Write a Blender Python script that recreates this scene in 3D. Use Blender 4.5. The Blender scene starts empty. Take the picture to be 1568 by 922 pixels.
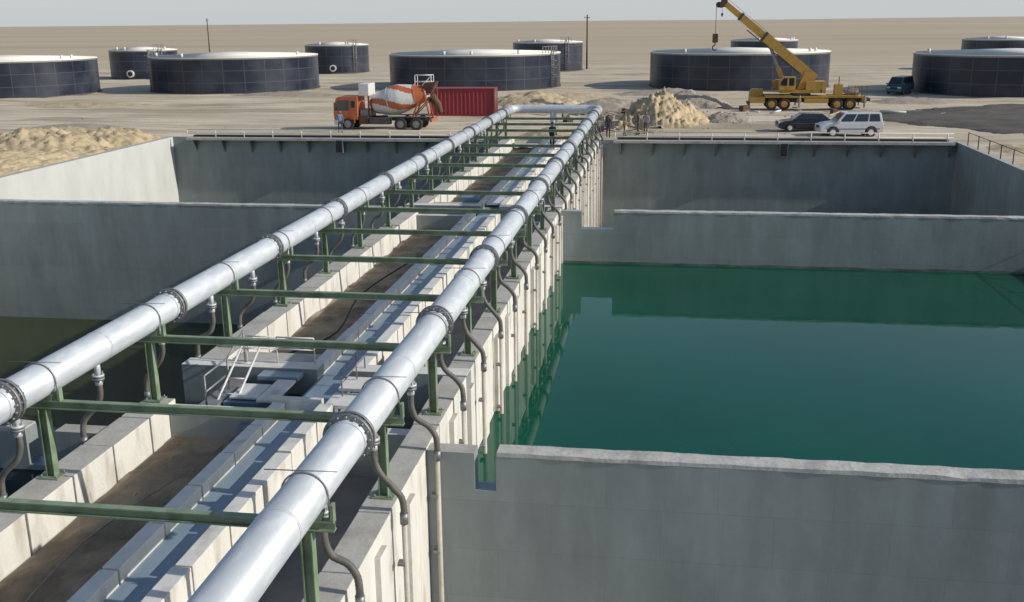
import bpy, bmesh, math, random
from mathutils import Vector, Matrix, Quaternion, noise
random.seed(7)
R=math.radians
sc=bpy.context.scene

# ---------------------------------------------------------------- materials
def mat(name,c1,c2=None,rough=.8,metal=0,scale=2.0,stretch=(1,1,1),bump=0.0,bscale=20,c3=None,s3=.3,spec=.5,f3=(.45,.65)):
    m=bpy.data.materials.new(name); m.use_nodes=True
    nt=m.node_tree; N=nt.nodes; L=nt.links
    b=N['Principled BSDF']; b.inputs['Roughness'].default_value=rough; b.inputs['Metallic'].default_value=metal
    b.inputs['Specular IOR Level'].default_value=spec
    b.inputs['Base Color'].default_value=(*c1,1)
    tc=N.new('ShaderNodeTexCoord')
    out=None
    if c2:
        mp=N.new('ShaderNodeMapping'); mp.inputs['Scale'].default_value=stretch
        L.new(tc.outputs['Object'],mp.inputs['Vector'])
        n=N.new('ShaderNodeTexNoise'); n.inputs['Scale'].default_value=scale; n.inputs['Detail'].default_value=6; n.inputs['Roughness'].default_value=.65
        L.new(mp.outputs[0],n.inputs['Vector'])
        r=N.new('ShaderNodeValToRGB'); r.color_ramp.elements[0].position=.32; r.color_ramp.elements[1].position=.68
        r.color_ramp.elements[0].color=(*c1,1); r.color_ramp.elements[1].color=(*c2,1)
        L.new(n.outputs['Fac'],r.inputs['Fac']); out=r.outputs['Color']
        if c3:
            n3=N.new('ShaderNodeTexNoise'); n3.inputs['Scale'].default_value=s3; n3.inputs['Detail'].default_value=5
            L.new(mp.outputs[0],n3.inputs['Vector'])
            r3=N.new('ShaderNodeValToRGB'); r3.color_ramp.elements[0].position=f3[0]; r3.color_ramp.elements[1].position=f3[1]
            L.new(n3.outputs['Fac'],r3.inputs['Fac'])
            mx=N.new('ShaderNodeMix'); mx.data_type='RGBA'
            L.new(r3.outputs['Color'],mx.inputs[0]); L.new(out,mx.inputs[6]); mx.inputs[7].default_value=(*c3,1)
            out=mx.outputs[2]
        L.new(out,b.inputs['Base Color'])
    if bump:
        nb=N.new('ShaderNodeTexNoise'); nb.inputs['Scale'].default_value=bscale; nb.inputs['Detail'].default_value=6
        L.new(tc.outputs['Object'],nb.inputs['Vector'])
        bp=N.new('ShaderNodeBump'); bp.inputs['Strength'].default_value=bump; bp.inputs['Distance'].default_value=.05
        L.new(nb.outputs['Fac'],bp.inputs['Height']); L.new(bp.outputs[0],b.inputs['Normal'])
    return m

M={}
M['cream']=mat('cream_concrete',(.72,.70,.64),(.60,.58,.52),.85,scale=1.3,stretch=(1,1,.35),bump=.2,bscale=14,c3=(.40,.36,.29),s3=2.5,f3=(.54,.78))
M['side']=mat('pale_concrete',(.57,.58,.55),(.49,.50,.47),.85,scale=.8,stretch=(1,1,.4),bump=.15,bscale=6)
M['top']=mat('concrete_top',(.48,.465,.42),(.39,.375,.34),.9,scale=3,bump=.2,bscale=12,c3=(.32,.30,.26),s3=1.2,f3=(.5,.75))
M['toplight']=mat('pale_coping',(.72,.71,.67),(.62,.605,.56),.85,scale=3,bump=.15,c3=(.40,.37,.31),s3=1.6,f3=(.54,.74))
M['joint']=mat('joint',(.10,.095,.085),(.06,.055,.05),.9)
M['gravel']=mat('channel_silt',(.24,.19,.13),(.15,.12,.085),.95,scale=3,bump=.8,bscale=9,c3=(.33,.27,.19),s3=1.1)
M['darkfloor']=mat('dark_floor',(.19,.19,.185),(.13,.13,.13),.8,scale=2,bump=.3,c3=(.25,.24,.22),s3=.8)
M['blue']=mat('channel_coating',(.24,.32,.39),(.19,.26,.33),.3,scale=1.2,stretch=(1,.2,1),c3=(.32,.38,.42),s3=.9)
M['rim']=mat('rough_rim',(.54,.53,.49),(.40,.39,.36),.95,scale=5,bump=.3,bscale=12,c3=(.32,.31,.28),s3=1.3,f3=(.52,.7))
M['green']=mat('green_paint',(.20,.28,.165),(.25,.31,.21),.5,scale=5,bump=.05,c3=(.15,.20,.12),s3=3)
M['galv']=mat('galvanised_pipe',(.56,.60,.63),(.47,.51,.545),.5,metal=.15,scale=3.5,stretch=(1,.25,1),bump=.06,bscale=30,c3=(.64,.67,.69),s3=7)
M['flange']=mat('flange_steel',(.30,.31,.31),(.18,.18,.18),.5,metal=.5,scale=20)
M['hose']=mat('rubber_hose',(.15,.14,.12),(.09,.085,.075),.6,scale=6)
M['pvc']=mat('pvc_pipe',(.56,.52,.45),(.42,.39,.33),.6,scale=5)
M['black']=mat('black',(.02,.02,.02),None,.6)
M['tyre']=mat('tyre',(.03,.03,.03),(.06,.05,.045),.9,scale=8)
M['glass']=mat('window_glass',(.02,.025,.03),None,.08,spec=.8)
M['white']=mat('white_paint',(.70,.70,.68),(.58,.57,.54),.45,scale=5)
M['sand']=mat('sand_heap',(.56,.45,.28),(.47,.375,.23),.95,scale=1.5,bump=.8,bscale=5,c3=(.36,.29,.18),s3=1.2)
M['asph']=mat('dark_soil',(.085,.075,.063),(.13,.112,.09),.95,scale=1,bump=.7,bscale=4,c3=(.06,.055,.048),s3=.3)
M['yellow']=mat('crane_yellow',(.52,.31,.055),(.40,.23,.05),.5,scale=3,c3=(.26,.17,.06),s3=1.5,f3=(.6,.8))
M['orange']=mat('orange_paint',(.52,.15,.055),(.40,.11,.045),.45,scale=4)
M['red']=mat('container_red',(.30,.028,.04),(.22,.022,.03),.5,scale=2,stretch=(1,1,.3))
M['steelgrey']=mat('steel_grey',(.30,.30,.30),(.20,.195,.19),.5,metal=.3,scale=6)
M['rust']=mat('rusty_steel',(.12,.06,.035),(.08,.045,.03),.8,scale=8)
M['carwhite']=mat('car_white',(.60,.62,.64),(.55,.56,.57),.22,scale=2)
M['cardark']=mat('car_dark',(.03,.035,.045),None,.2)
M['teal']=mat('van_teal',(.07,.15,.17),(.05,.12,.14),.35,scale=2)
M['roof']=mat('tank_roof',(.86,.84,.76),(.78,.76,.68),.7,scale=.5,c3=(.66,.63,.55),s3=.35,f3=(.5,.8))
M['skin']=mat('skin',(.25,.13,.08),None,.6)
M['rock']=mat('rubble',(.40,.35,.28),(.28,.24,.19),.95,scale=2,bump=.6,bscale=5)
M['bluebox']=mat('blue_paint',(.13,.20,.30),(.17,.24,.32),.5,scale=5)
M['wood']=mat('pole_wood',(.10,.075,.05),(.07,.05,.035),.9)
M['plank']=mat('timber',(.33,.25,.15),(.25,.18,.11),.9,scale=4)
M['algae']=mat('waterline_stain',(.10,.13,.10),(.17,.20,.16),.7,scale=3,c3=(.07,.10,.07),s3=1)

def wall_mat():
    m=bpy.data.materials.new('shade_toned_concrete_wall'); m.use_nodes=True  # concrete of the shaded faces, their shade put into a darker grey
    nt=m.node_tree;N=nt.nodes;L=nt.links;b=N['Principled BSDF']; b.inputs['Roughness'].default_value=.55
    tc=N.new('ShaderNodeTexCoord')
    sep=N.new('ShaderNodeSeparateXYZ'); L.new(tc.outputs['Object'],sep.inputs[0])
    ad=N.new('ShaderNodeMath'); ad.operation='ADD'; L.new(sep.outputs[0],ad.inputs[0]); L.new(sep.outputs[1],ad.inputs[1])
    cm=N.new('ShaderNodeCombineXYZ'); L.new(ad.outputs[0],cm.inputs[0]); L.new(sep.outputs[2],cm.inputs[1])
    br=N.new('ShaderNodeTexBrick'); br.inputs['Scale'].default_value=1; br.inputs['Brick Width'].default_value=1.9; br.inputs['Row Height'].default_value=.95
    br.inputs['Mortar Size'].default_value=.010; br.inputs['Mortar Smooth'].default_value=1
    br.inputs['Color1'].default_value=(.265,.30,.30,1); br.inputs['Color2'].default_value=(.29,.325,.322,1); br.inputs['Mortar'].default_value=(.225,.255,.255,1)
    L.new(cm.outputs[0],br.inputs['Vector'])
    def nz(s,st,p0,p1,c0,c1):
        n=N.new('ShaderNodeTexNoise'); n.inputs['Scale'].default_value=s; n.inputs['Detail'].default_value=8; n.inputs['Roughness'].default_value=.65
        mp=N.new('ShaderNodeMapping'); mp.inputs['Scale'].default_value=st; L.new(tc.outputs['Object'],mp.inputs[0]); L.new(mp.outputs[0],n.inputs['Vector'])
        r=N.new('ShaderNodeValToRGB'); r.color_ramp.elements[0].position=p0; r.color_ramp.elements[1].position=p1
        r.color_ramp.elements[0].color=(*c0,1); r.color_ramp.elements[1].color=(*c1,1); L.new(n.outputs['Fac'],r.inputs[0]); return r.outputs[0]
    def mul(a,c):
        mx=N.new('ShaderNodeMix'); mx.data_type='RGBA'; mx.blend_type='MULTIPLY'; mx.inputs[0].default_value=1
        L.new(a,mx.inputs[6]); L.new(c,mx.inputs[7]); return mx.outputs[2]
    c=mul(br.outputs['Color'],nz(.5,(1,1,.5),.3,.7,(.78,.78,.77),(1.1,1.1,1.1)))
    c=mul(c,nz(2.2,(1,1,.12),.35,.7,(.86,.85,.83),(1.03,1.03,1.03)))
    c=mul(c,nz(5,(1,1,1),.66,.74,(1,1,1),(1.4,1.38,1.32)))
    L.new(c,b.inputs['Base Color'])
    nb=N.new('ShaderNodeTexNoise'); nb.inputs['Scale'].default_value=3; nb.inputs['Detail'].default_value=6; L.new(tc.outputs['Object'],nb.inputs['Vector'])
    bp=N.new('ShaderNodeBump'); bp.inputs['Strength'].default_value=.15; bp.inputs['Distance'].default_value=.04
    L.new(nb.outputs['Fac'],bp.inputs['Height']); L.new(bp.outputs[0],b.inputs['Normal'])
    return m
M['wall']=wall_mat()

def water(name,col,rough=.03):
    m=bpy.data.materials.new(name); m.use_nodes=True
    nt=m.node_tree;N=nt.nodes;L=nt.links;b=N['Principled BSDF']
    b.inputs['Roughness'].default_value=rough; b.inputs['IOR'].default_value=1.33
    tc=N.new('ShaderNodeTexCoord')
    n=N.new('ShaderNodeTexNoise'); n.inputs['Scale'].default_value=.12; n.inputs['Detail'].default_value=4; L.new(tc.outputs['Object'],n.inputs['Vector'])
    r=N.new('ShaderNodeValToRGB'); r.color_ramp.elements[0].position=.3; r.color_ramp.elements[1].position=.75
    r.color_ramp.elements[0].color=(*[c*.8 for c in col],1); r.color_ramp.elements[1].color=(*[c*1.25 for c in col],1)
    L.new(n.outputs['Fac'],r.inputs[0]); L.new(r.outputs[0],b.inputs['Base Color'])
    nb=N.new('ShaderNodeTexNoise'); nb.inputs['Scale'].default_value=1.6; nb.inputs['Detail'].default_value=3; L.new(tc.outputs['Object'],nb.inputs['Vector'])
    bp=N.new('ShaderNodeBump'); bp.inputs['Strength'].default_value=.02; bp.inputs['Distance'].default_value=.05
    L.new(nb.outputs['Fac'],bp.inputs['Height']); L.new(bp.outputs[0],b.inputs['Normal'])
    return m
M['wgreen']=water('green_water',(.001,.070,.040))
M['wbrown']=water('murky_water',(.038,.046,.020))
M['wblue']=water('dark_blue_water',(.010,.024,.028))

def tank_mat():
    m=bpy.data.materials.new('enamel_panels'); m.use_nodes=True
    nt=m.node_tree;N=nt.nodes;L=nt.links;b=N['Principled BSDF']; b.inputs['Roughness'].default_value=.35
    uv=N.new('ShaderNodeTexCoord')
    br=N.new('ShaderNodeTexBrick'); br.inputs['Scale'].default_value=1; br.inputs['Brick Width'].default_value=2.3; br.inputs['Row Height'].default_value=1.3
    br.inputs['Mortar Size'].default_value=.03; br.offset=.0
    br.inputs['Color1'].default_value=(.010,.014,.028,1); br.inputs['Color2'].default_value=(.017,.023,.042,1); br.inputs['Mortar'].default_value=(.07,.08,.10,1)
    L.new(uv.outputs['UV'],br.inputs['Vector'])
    n=N.new('ShaderNodeTexNoise'); n.inputs['Scale'].default_value=.35; n.inputs['Detail'].default_value=6; L.new(uv.outputs['Object'],n.inputs['Vector'])
    r=N.new('ShaderNodeValToRGB'); r.color_ramp.elements[0].position=.45; r.color_ramp.elements[1].position=.95; L.new(n.outputs['Fac'],r.inputs[0])
    mx=N.new('ShaderNodeMix'); mx.data_type='RGBA'; mx.inputs[7].default_value=(.07,.08,.10,1); L.new(r.outputs[0],mx.inputs[0]); L.new(br.outputs['Color'],mx.inputs[6])
    L.new(mx.outputs[2],b.inputs['Base Color'])
    return m
M['tank']=tank_mat()

def ground_mat():
    m=bpy.data.materials.new('desert_ground'); m.use_nodes=True
    nt=m.node_tree;N=nt.nodes;L=nt.links;b=N['Principled BSDF']; b.inputs['Roughness'].default_value=.95; b.inputs['Specular IOR Level'].default_value=.1
    tc=N.new('ShaderNodeTexCoord')
    def nz(s,st,lo,hi,d=6,rot=0,dist=0):
        mp=N.new('ShaderNodeMapping'); mp.inputs['Scale'].default_value=st; mp.inputs['Rotation'].default_value=(0,0,R(rot)); L.new(tc.outputs['Object'],mp.inputs[0])
        n=N.new('ShaderNodeTexNoise'); n.inputs['Scale'].default_value=s; n.inputs['Detail'].default_value=d; n.inputs['Distortion'].default_value=dist; L.new(mp.outputs[0],n.inputs['Vector'])
        r=N.new('ShaderNodeValToRGB'); r.color_ramp.elements[0].position=lo; r.color_ramp.elements[1].position=hi; L.new(n.outputs['Fac'],r.inputs[0]); return r.outputs[0]
    def mix(f,a,bb):
        mx=N.new('ShaderNodeMix'); mx.data_type='RGBA'; L.new(f,mx.inputs[0])
        if isinstance(a,tuple): mx.inputs[6].default_value=(*a,1)
        else: L.new(a,mx.inputs[6])
        if isinstance(bb,tuple): mx.inputs[7].default_value=(*bb,1)
        else: L.new(bb,mx.inputs[7])
        return mx.outputs[2]
    c=mix(nz(.10,(1,1,1),.35,.65),(.58,.50,.37),(.48,.405,.295))
    c=mix(nz(.35,(.25,1.6,1),.5,.68),c,(.66,.58,.44))
    c=mix(nz(.9,(.3,2.0,1),.57,.72),c,(.37,.305,.215))
    c=mix(nz(.16,(.12,2.6,1),.55,.63,4,7,.6),c,(.39,.325,.235))
    c=mix(nz(.16,(.12,2.2,1),.58,.66,4,-9,.6),c,(.65,.57,.44))
    c=mix(nz(.07,(.5,1.5,1),.60,.70,5,0,.5),c,(.34,.285,.21))
    c=mix(nz(3.5,(1,1,1),.62,.78),c,(.33,.28,.21))
    sep=N.new('ShaderNodeSeparateXYZ'); L.new(tc.outputs['Object'],sep.inputs[0])
    mr=N.new('ShaderNodeMapRange'); mr.inputs['From Min'].default_value=150; mr.inputs['From Max'].default_value=240; L.new(sep.outputs[1],mr.inputs['Value'])
    far=mix(nz(.004,(.3,1,1),.35,.65),(.52,.435,.315),(.475,.39,.285))
    far=mix(nz(.02,(.12,1,1),.5,.75),far,(.42,.345,.245))
    far=mix(nz(.0012,(.25,1,1),.5,.7),far,(.54,.465,.355))
    c=mix(mr.outputs[0],c,far)  # distance haze is mixed into the far desert colours
    L.new(c,b.inputs['Base Color'])
    nb=N.new('ShaderNodeTexNoise'); nb.inputs['Scale'].default_value=.7; nb.inputs['Detail'].default_value=6; L.new(tc.outputs['Object'],nb.inputs['Vector'])
    bp=N.new('ShaderNodeBump'); bp.inputs['Strength'].default_value=.5; bp.inputs['Distance'].default_value=.15
    L.new(nb.outputs['Fac'],bp.inputs['Height']); L.new(bp.outputs[0],b.inputs['Normal'])
    return m
M['ground']=ground_mat()

# ---------------------------------------------------------------- mesh builder
class B:
    def __init__(s): s.v=[];s.f=[];s.m=[];s.mats=[];s.sm=[]
    def mi(s,k):
        if k not in s.mats: s.mats.append(k)
        return s.mats.index(k)
    def add(s,vs,fs,k,smooth=False):
        o=len(s.v); s.v+= [tuple(v) for v in vs]; i=s.mi(k)
        for f in fs: s.f.append(tuple(o+a for a in f)); s.m.append(i); s.sm.append(smooth)
        return o
    def box(s,x0,x1,y0,y1,z0,z1,k,kt=None):
        vs=[(x0,y0,z0),(x1,y0,z0),(x1,y1,z0),(x0,y1,z0),(x0,y0,z1),(x1,y0,z1),(x1,y1,z1),(x0,y1,z1)]
        o=s.add(vs,[(0,3,2,1),(0,1,5,4),(1,2,6,5),(2,3,7,6),(3,0,4,7)],k)
        s.f.append((o+4,o+5,o+6,o+7)); s.m.append(s.mi(kt or k)); s.sm.append(False)
    def obox(s,p0,p1,w,h,k):
        p0=Vector(p0);p1=Vector(p1);t=(p1-p0).normalized()
        up=Vector((0,0,1)) if abs(t.z)<.95 else Vector((0,1,0))
        a=t.cross(up).normalized(); b=a.cross(t)
        vs=[]
        for p in (p0,p1):
            for sx,sy in ((-1,-1),(1,-1),(1,1),(-1,1)): vs.append(p+a*sx*w/2+b*sy*h/2)
        s.add(vs,[(3,2,1,0),(4,5,6,7),(0,1,5,4),(1,2,6,5),(2,3,7,6),(3,0,4,7)],k)
    def tube(s,pts,r,n,k,cap=True,matf=None,smooth=True):
        pts=[Vector(p) for p in pts]; rs=r if isinstance(r,(list,tuple)) else [r]*len(pts)
        vs=[];fs=[];prev=None
        for i,p in enumerate(pts):
            t=(pts[min(i+1,len(pts)-1)]-pts[max(i-1,0)]).normalized()
            if prev is None: a=t.orthogonal().normalized()
            else: a=(prev-t*prev.dot(t)).normalized()
            prev=a; b=t.cross(a)
            for j in range(n):
                an=2*math.pi*j/n; vs.append(p+(a*math.cos(an)+b*math.sin(an))*rs[i])
        for i in range(len(pts)-1):
            for j in range(n): fs.append((i*n+j,i*n+(j+1)%n,(i+1)*n+(j+1)%n,(i+1)*n+j))
        o=len(s.v)
        if matf is None: s.add(vs,fs,k,smooth)
        else:
            s.v+=[tuple(v) for v in vs]
            for q,f in enumerate(fs):
                s.f.append(tuple(o+a for a in f)); s.m.append(s.mi(matf(q//n,q%n))); s.sm.append(smooth)
        if cap:
            s.f.append(tuple(o+j for j in reversed(range(n)))); s.m.append(s.mi(k)); s.sm.append(False)
            L=(len(pts)-1)*n
            s.f.append(tuple(o+L+j for j in range(n))); s.m.append(s.mi(k)); s.sm.append(False)
    def cyl(s,p0,p1,r,n,k): s.tube([p0,p1],r,n,k)
    def prism(s,prof,y0,y1,k):
        n=len(prof); vs=[(x,y0,z) for x,z in prof]+[(x,y1,z) for x,z in prof]
        fs=[tuple(range(n)),tuple(reversed(range(n,2*n)))]+[((i+1)%n,i,n+i,n+(i+1)%n) for i in range(n)]
        s.add(vs,fs,k)
    def build(s,name,parent=None,bevel=0):
        me=bpy.data.meshes.new(name); me.from_pydata(s.v,[],s.f)
        for k in s.mats: me.materials.append(M[k])
        me.polygons.foreach_set('material_index',s.m); me.polygons.foreach_set('use_smooth',s.sm)
        me.update()
        bm=bmesh.new(); bm.from_mesh(me); bmesh.ops.recalc_face_normals(bm,faces=bm.faces); bm.to_mesh(me); bm.free()
        ob=bpy.data.objects.new(name,me); sc.collection.objects.link(ob)
        if parent: ob.parent=parent
        if bevel:
            md=ob.modifiers.new('bevel','BEVEL'); md.width=bevel; md.segments=2; md.limit_method='ANGLE'
        return ob
def empty(name,loc=(0,0,0),rz=0,s=1):
    e=bpy.data.objects.new(name,None); sc.collection.objects.link(e); e.location=loc; e.rotation_euler=(0,0,rz); e.scale=(s,s,s); e.empty_display_size=.3
    return e
def crom(P,sub=6):
    P=[Vector(p) for p in P]; out=[]
    Q=[P[0]*2-P[1]]+P+[P[-1]*2-P[-2]]
    for i in range(1,len(Q)-2):
        a,b,c,d=Q[i-1:i+3]
        for j in range(sub):
            t=j/sub; out.append(.5*((2*b)+(c-a)*t+(2*a-5*b+4*c-d)*t*t+(3*b-a-3*c+d)*t**3))
    out.append(P[-1]); return out

XL0,XL1=-10.1,-9.5
XR0,XR1=-4.45,-3.95
PL,PR=-9.85,-4.18
Y0,YB=-4.0,63.6
WL,WR=-32.2,17.2
YP1,YP2=16.0,39.3

# ---------------------------------------------------------------- central channel structure
st=empty('channel_structure')
def segwall(name,x0,x1,ya,yb,z0,z1,k='cream',kt='top',gap=.035,seg=1.77):
    b=B(); y=ya
    while y<yb-.05:
        y2=min(y+seg*random.uniform(.97,1.03),yb)
        dz=random.uniform(-.015,.015)
        b.box(x0+random.uniform(-.01,.01),x1+random.uniform(-.01,.01),y+gap/2,y2-gap/2,z0,z1+dz,k,kt)
        y=y2
    b.box(x0+.04,x1-.04,ya+.05,yb-.05,z0+.01,z1-.06,'joint')
    return b.build(name,st,bevel=.012)
def seglist(name,x0,x1,spans,z0,z1,**kw):
    for i,(a,c) in enumerate(spans): segwall('%s_%d'%(name,i+1),x0,x1,a,c,z0,z1,**kw)
full=[(Y0,17.8),(20.1,38.6),(40.2,65.0)]
seglist('left_outer_wall',XL0,XL1,full,-7,0,seg=1.3,gap=.05)
segwall('right_outer_wall',XR0,XR1,Y0,65.0,-7,0)
seglist('channel_wall_left',-7.45,-7.2,full,-1.0,.03,kt='toplight',seg=1.3,gap=.05)
seglist('channel_wall_right',-6.50,-6.22,full,-1.4,.03,kt='toplight',seg=1.3,gap=.05)
seglist('ledge',-6.21,-5.98,full,-1.4,-.55,kt='toplight',seg=1.3,gap=.05)
b=B()
b.box(-9.49,-7.46,Y0,65,-7,-.72,'gravel')
b.box(-7.19,-6.51,Y0,65,-7,-.20,'blue')
b.box(-5.97,-4.46,Y0,65,-7,-1.15,'darkfloor')
b.build('channel_floors',st)
b=B(); nx,ny=12,200; vs=[];fs=[]
for j in range(ny):
    for i in range(nx):
        x=-9.48+i*2.02/(nx-1); y=Y0+.1+j*(64.8-Y0)/(ny-1)
        z=-.68+.12*noise.noise(Vector((x*1.3,y*.8,0)))+.06*noise.noise(Vector((x*4,y*4,3)))
        vs.append((x,y,z))
for j in range(ny-1):
    for i in range(nx-1): a=j*nx+i; fs.append((a,a+1,a+nx+1,a+nx))
b.add(vs,fs,'gravel',True)
for i in range(160):
    x=random.uniform(-9.35,-7.6); y=random.uniform(4,60); s_=random.uniform(.02,.06)
    q=[Vector((random.uniform(.6,1)*a,random.uniform(.6,1)*c,random.uniform(.5,.9)*d))*s_ for a,c,d in ((1,0,0),(-1,0,0),(0,1,0),(0,-1,0),(0,0,1),(0,0,-1))]
    b.add([(v.x+x,v.y+y,v.z-.62) for v in q],[(0,2,4),(2,1,4),(1,3,4),(3,0,4),(2,0,5),(1,2,5),(3,1,5),(0,3,5)],'rock')
b.build('silt',st)
b=B()
for yc in (19.95,39.9):
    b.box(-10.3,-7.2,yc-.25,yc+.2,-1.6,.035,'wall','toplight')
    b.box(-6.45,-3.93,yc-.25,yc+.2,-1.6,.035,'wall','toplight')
    b.box(-9.4,-7.46,yc+.2,yc+1.0,-.5,-.05,'top')
    b.box(-5.97,-5.1,yc+.2,yc+1.5,-.5,-.06,'top')
for yc in (17.6,38.3):
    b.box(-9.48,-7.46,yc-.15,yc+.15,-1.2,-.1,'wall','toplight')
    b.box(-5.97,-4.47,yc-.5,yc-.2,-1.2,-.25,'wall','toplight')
b.build('cross_walls',st,bevel=.015)
b=B()
b.box(-9.2,-7.6,17.9,19.68,-1.2,-.55,'black')
b.box(-8.7,-7.9,18.2,19.2,-.55,-.2,'bluebox')
b.box(-8.6,-8.0,18.3,19.1,-.17,-.12,'white')
b.box(-8.4,-7.5,19.3,19.68,-.12,-.02,'blue'); b.box(-7.9,-7.5,18.0,19.2,-.1,-.04,'toplight')
b.box(-9.15,-8.75,18.0,19.6,-.3,-.22,'steelgrey')
b.box(-6.45,-5.4,17.9,18.6,-.12,-.04,'toplight'); b.box(-6.45,-5.5,18.8,19.5,-.10,-.02,'toplight')
b.box(-7.5,-6.5,17.85,18.05,-.3,.05,'toplight')
b.box(-8.3,-7.6,40.95,41.8,-.3,.15,'bluebox'); b.box(-7.15,-6.55,40.6,42.5,-.1,.0,'white')
b.box(-8.0,-7.5,17.2,17.43,-.6,-.3,'bluebox')
b.build('inlet_chamber_covers',st,bevel=.01)

b=B()
def rail(P,k='white',r=.022,h=.9,posts=True):
    P=[Vector(p) for p in P]
    for a,c in zip(P,P[1:]):
        for z in (h,h*.55): b.cyl(a+Vector((0,0,z)),c+Vector((0,0,z)),r,6,k)
    if posts:
        for p in P: b.cyl(p,p+Vector((0,0,h)),r,6,k)
rail([(-8.9,17.9,-.3),(-8.9,19.0,-.3),(-8.9,19.9,.03)],'steelgrey',h=.75)
rail([(-7.35,20.0,.03),(-8.2,20.0,.03),(-8.9,20.0,.03)],'white',h=.6,r=.018)
for x in (-8.55,-8.95):
    b.cyl((x,17.7,-.7),(x+.2,19.6,.65),.025,6,'white')
for i in range(6):
    t=(i+.5)/6; b.cyl((-8.55+.2*t,17.7+1.9*t,-.7+1.35*t),(-8.95+.2*t,17.7+1.9*t,-.7+1.35*t),.018,5,'white')
rail([(-6.2,18.3,0),(-6.2,19.3,0),(-6.2,19.9,.0)],'steelgrey',h=.55,r=.018)
b.tube(crom([(-7.55,17.7,-.1),(-8.2,16.0,-.52),(-8.8,13,-.6),(-8.3,9,-.6)]),.014,6,'steelgrey')
b.tube(crom([(-8.9,22,-.5),(-8.2,24,-.5),(-8.7,28,-.55),(-8.2,33,-.55)]),.025,6,'black')
b.build('ladder_and_handrail')

b=B(); y=Y0+.885
while y<64:
    b.box(XR1+.001,XR1+.10,y-.2+random.uniform(-.02,.02),y+.2,-7,-.25+random.uniform(-.02,.02),'cream','top'); y+=1.77
b.build('pilasters',st,bevel=.01)

# ---------------------------------------------------------------- basin walls
def rimstrip(b,x0,x1,y0,y1,z,k='rim',h=.035,step=.28,jit=.012):
    Ln=x1-x0; n=max(2,int(Ln/step)); vs=[];fs=[]
    for i in range(n+1):
        x=x0+Ln*i/n
        ja,jb=random.uniform(-jit,jit),random.uniform(-jit,jit); jz=random.uniform(-jit,jit)*.7+.015*noise.noise(Vector((x*.3,1,1))); jz2=random.uniform(-jit,jit)*.7
        if random.random()<.04: jz-=.025
        vs+=[(x,y0+ja,z-.04),(x,y0+ja,z+h+jz),(x,y1+jb,z+h+jz2),(x,y1+jb,z-.04)]
    for i in range(n):
        a=i*4
        for q in range(4): fs.append((a+q,a+(q+1)%4,a+4+(q+1)%4,a+4+q))
    fs.append((0,1,2,3)); fs.append((n*4+3,n*4+2,n*4+1,n*4))
    b.add(vs,fs,k)
def partition(xa,xb,y,notch,side):
    b=B(); t=.36
    n0,n1=notch; z1=-.05
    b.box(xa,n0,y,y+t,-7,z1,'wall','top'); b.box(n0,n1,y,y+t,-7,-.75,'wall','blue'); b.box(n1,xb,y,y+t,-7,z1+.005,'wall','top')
    if side>0: rimstrip(b,n1+.02,xb-.02,y-.012,y+t+.012,z1)
    else: rimstrip(b,xa+.02,n0-.02,y-.012,y+t+.012,z1)
    return b.build('basin_partition_wall')
partition(XR1+.001,WR,YP1,(-3.1,-2.72),1)
partition(XR1+.001,WR,YP2,(-3.1,-1.85),1)
partition(WL,XL0-.001,YP1,(-11.6,-11.0),-1)
partition(WL,XL0-.001,YP2,(-11.0,-10.6),-1)
b=B(); b.box(WL-.4,WL,Y0,YB+.4,-7,0,'side','top'); b.build('basin_side_wall')
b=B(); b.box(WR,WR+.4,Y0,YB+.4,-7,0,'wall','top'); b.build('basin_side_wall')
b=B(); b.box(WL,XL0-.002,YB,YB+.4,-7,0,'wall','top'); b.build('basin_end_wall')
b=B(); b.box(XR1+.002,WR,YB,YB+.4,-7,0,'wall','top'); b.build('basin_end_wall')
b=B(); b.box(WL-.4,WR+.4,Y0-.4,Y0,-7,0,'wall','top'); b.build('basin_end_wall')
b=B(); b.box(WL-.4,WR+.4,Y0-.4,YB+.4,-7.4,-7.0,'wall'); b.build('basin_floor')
# thin waterline staining with ragged upper edge on the far wall of the green pool
b=B(); n=140; vs=[];fs=[]
for i in range(n+1):
    x=XR1+.15+(WR-XR1-.2)*i/n; vs+=[(x,YP2-.004,-2.3),(x,YP2-.004,-2.06+.05*noise.noise(Vector((x*.8,0,2)))+.02*noise.noise(Vector((x*4,0,2))))]
for i in range(n): fs.append((2*i,2*i+2,2*i+3,2*i+1))
b.add(vs,fs,'algae'); b.build('waterline_stain')
def walkway(x0,x1):
    b=B()
    b.box(x0,x1,YB-.55,YB-.002,-.13,.0,'black','rim')
    b.box(x0,x1,YB-.6,YB-.552,-.13,.03,'rim')
    b.box(x0+.2,x1-.2,YB+.12,YB+.5,.0,.12,'black')
    x=x0+.4
    while x<x1:
        b.add([(x-.06,YB-.001,-.13),(x-.06,YB-.55,-.13),(x-.06,YB-.001,-.95),(x+.06,YB-.001,-.13),(x+.06,YB-.55,-.13),(x+.06,YB-.001,-.95)],
              [(0,1,2),(5,4,3),(0,3,4,1),(1,4,5,2),(2,5,3,0)],'steelgrey'); x+=1.95
    b.build('edge_walkway')
    b=B(); x=x0+.1
    while x<x1: b.cyl((x,YB-.5,0),(x,YB-.5,.55),.035,6,'white'); x+=1.95
    for z in (.3,.55): b.cyl((x0+.1,YB-.5,z),(x1-.1,YB-.5,z),.026,6,'white')
    b.build('safety_railing')
walkway(WL+1.2,XL0-.9); walkway(XR1+.9,WR-.2)
for x in (-20.6,7.2):
    b=B(); b.box(x-.2,x+.2,YB-.64,YB-.61,-.85,-.1,'black'); b.box(x-.25,x+.25,YB-.61,YB-.003,-.9,-.132,'steelgrey'); b.build('overflow_opening')
b=B()
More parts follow.
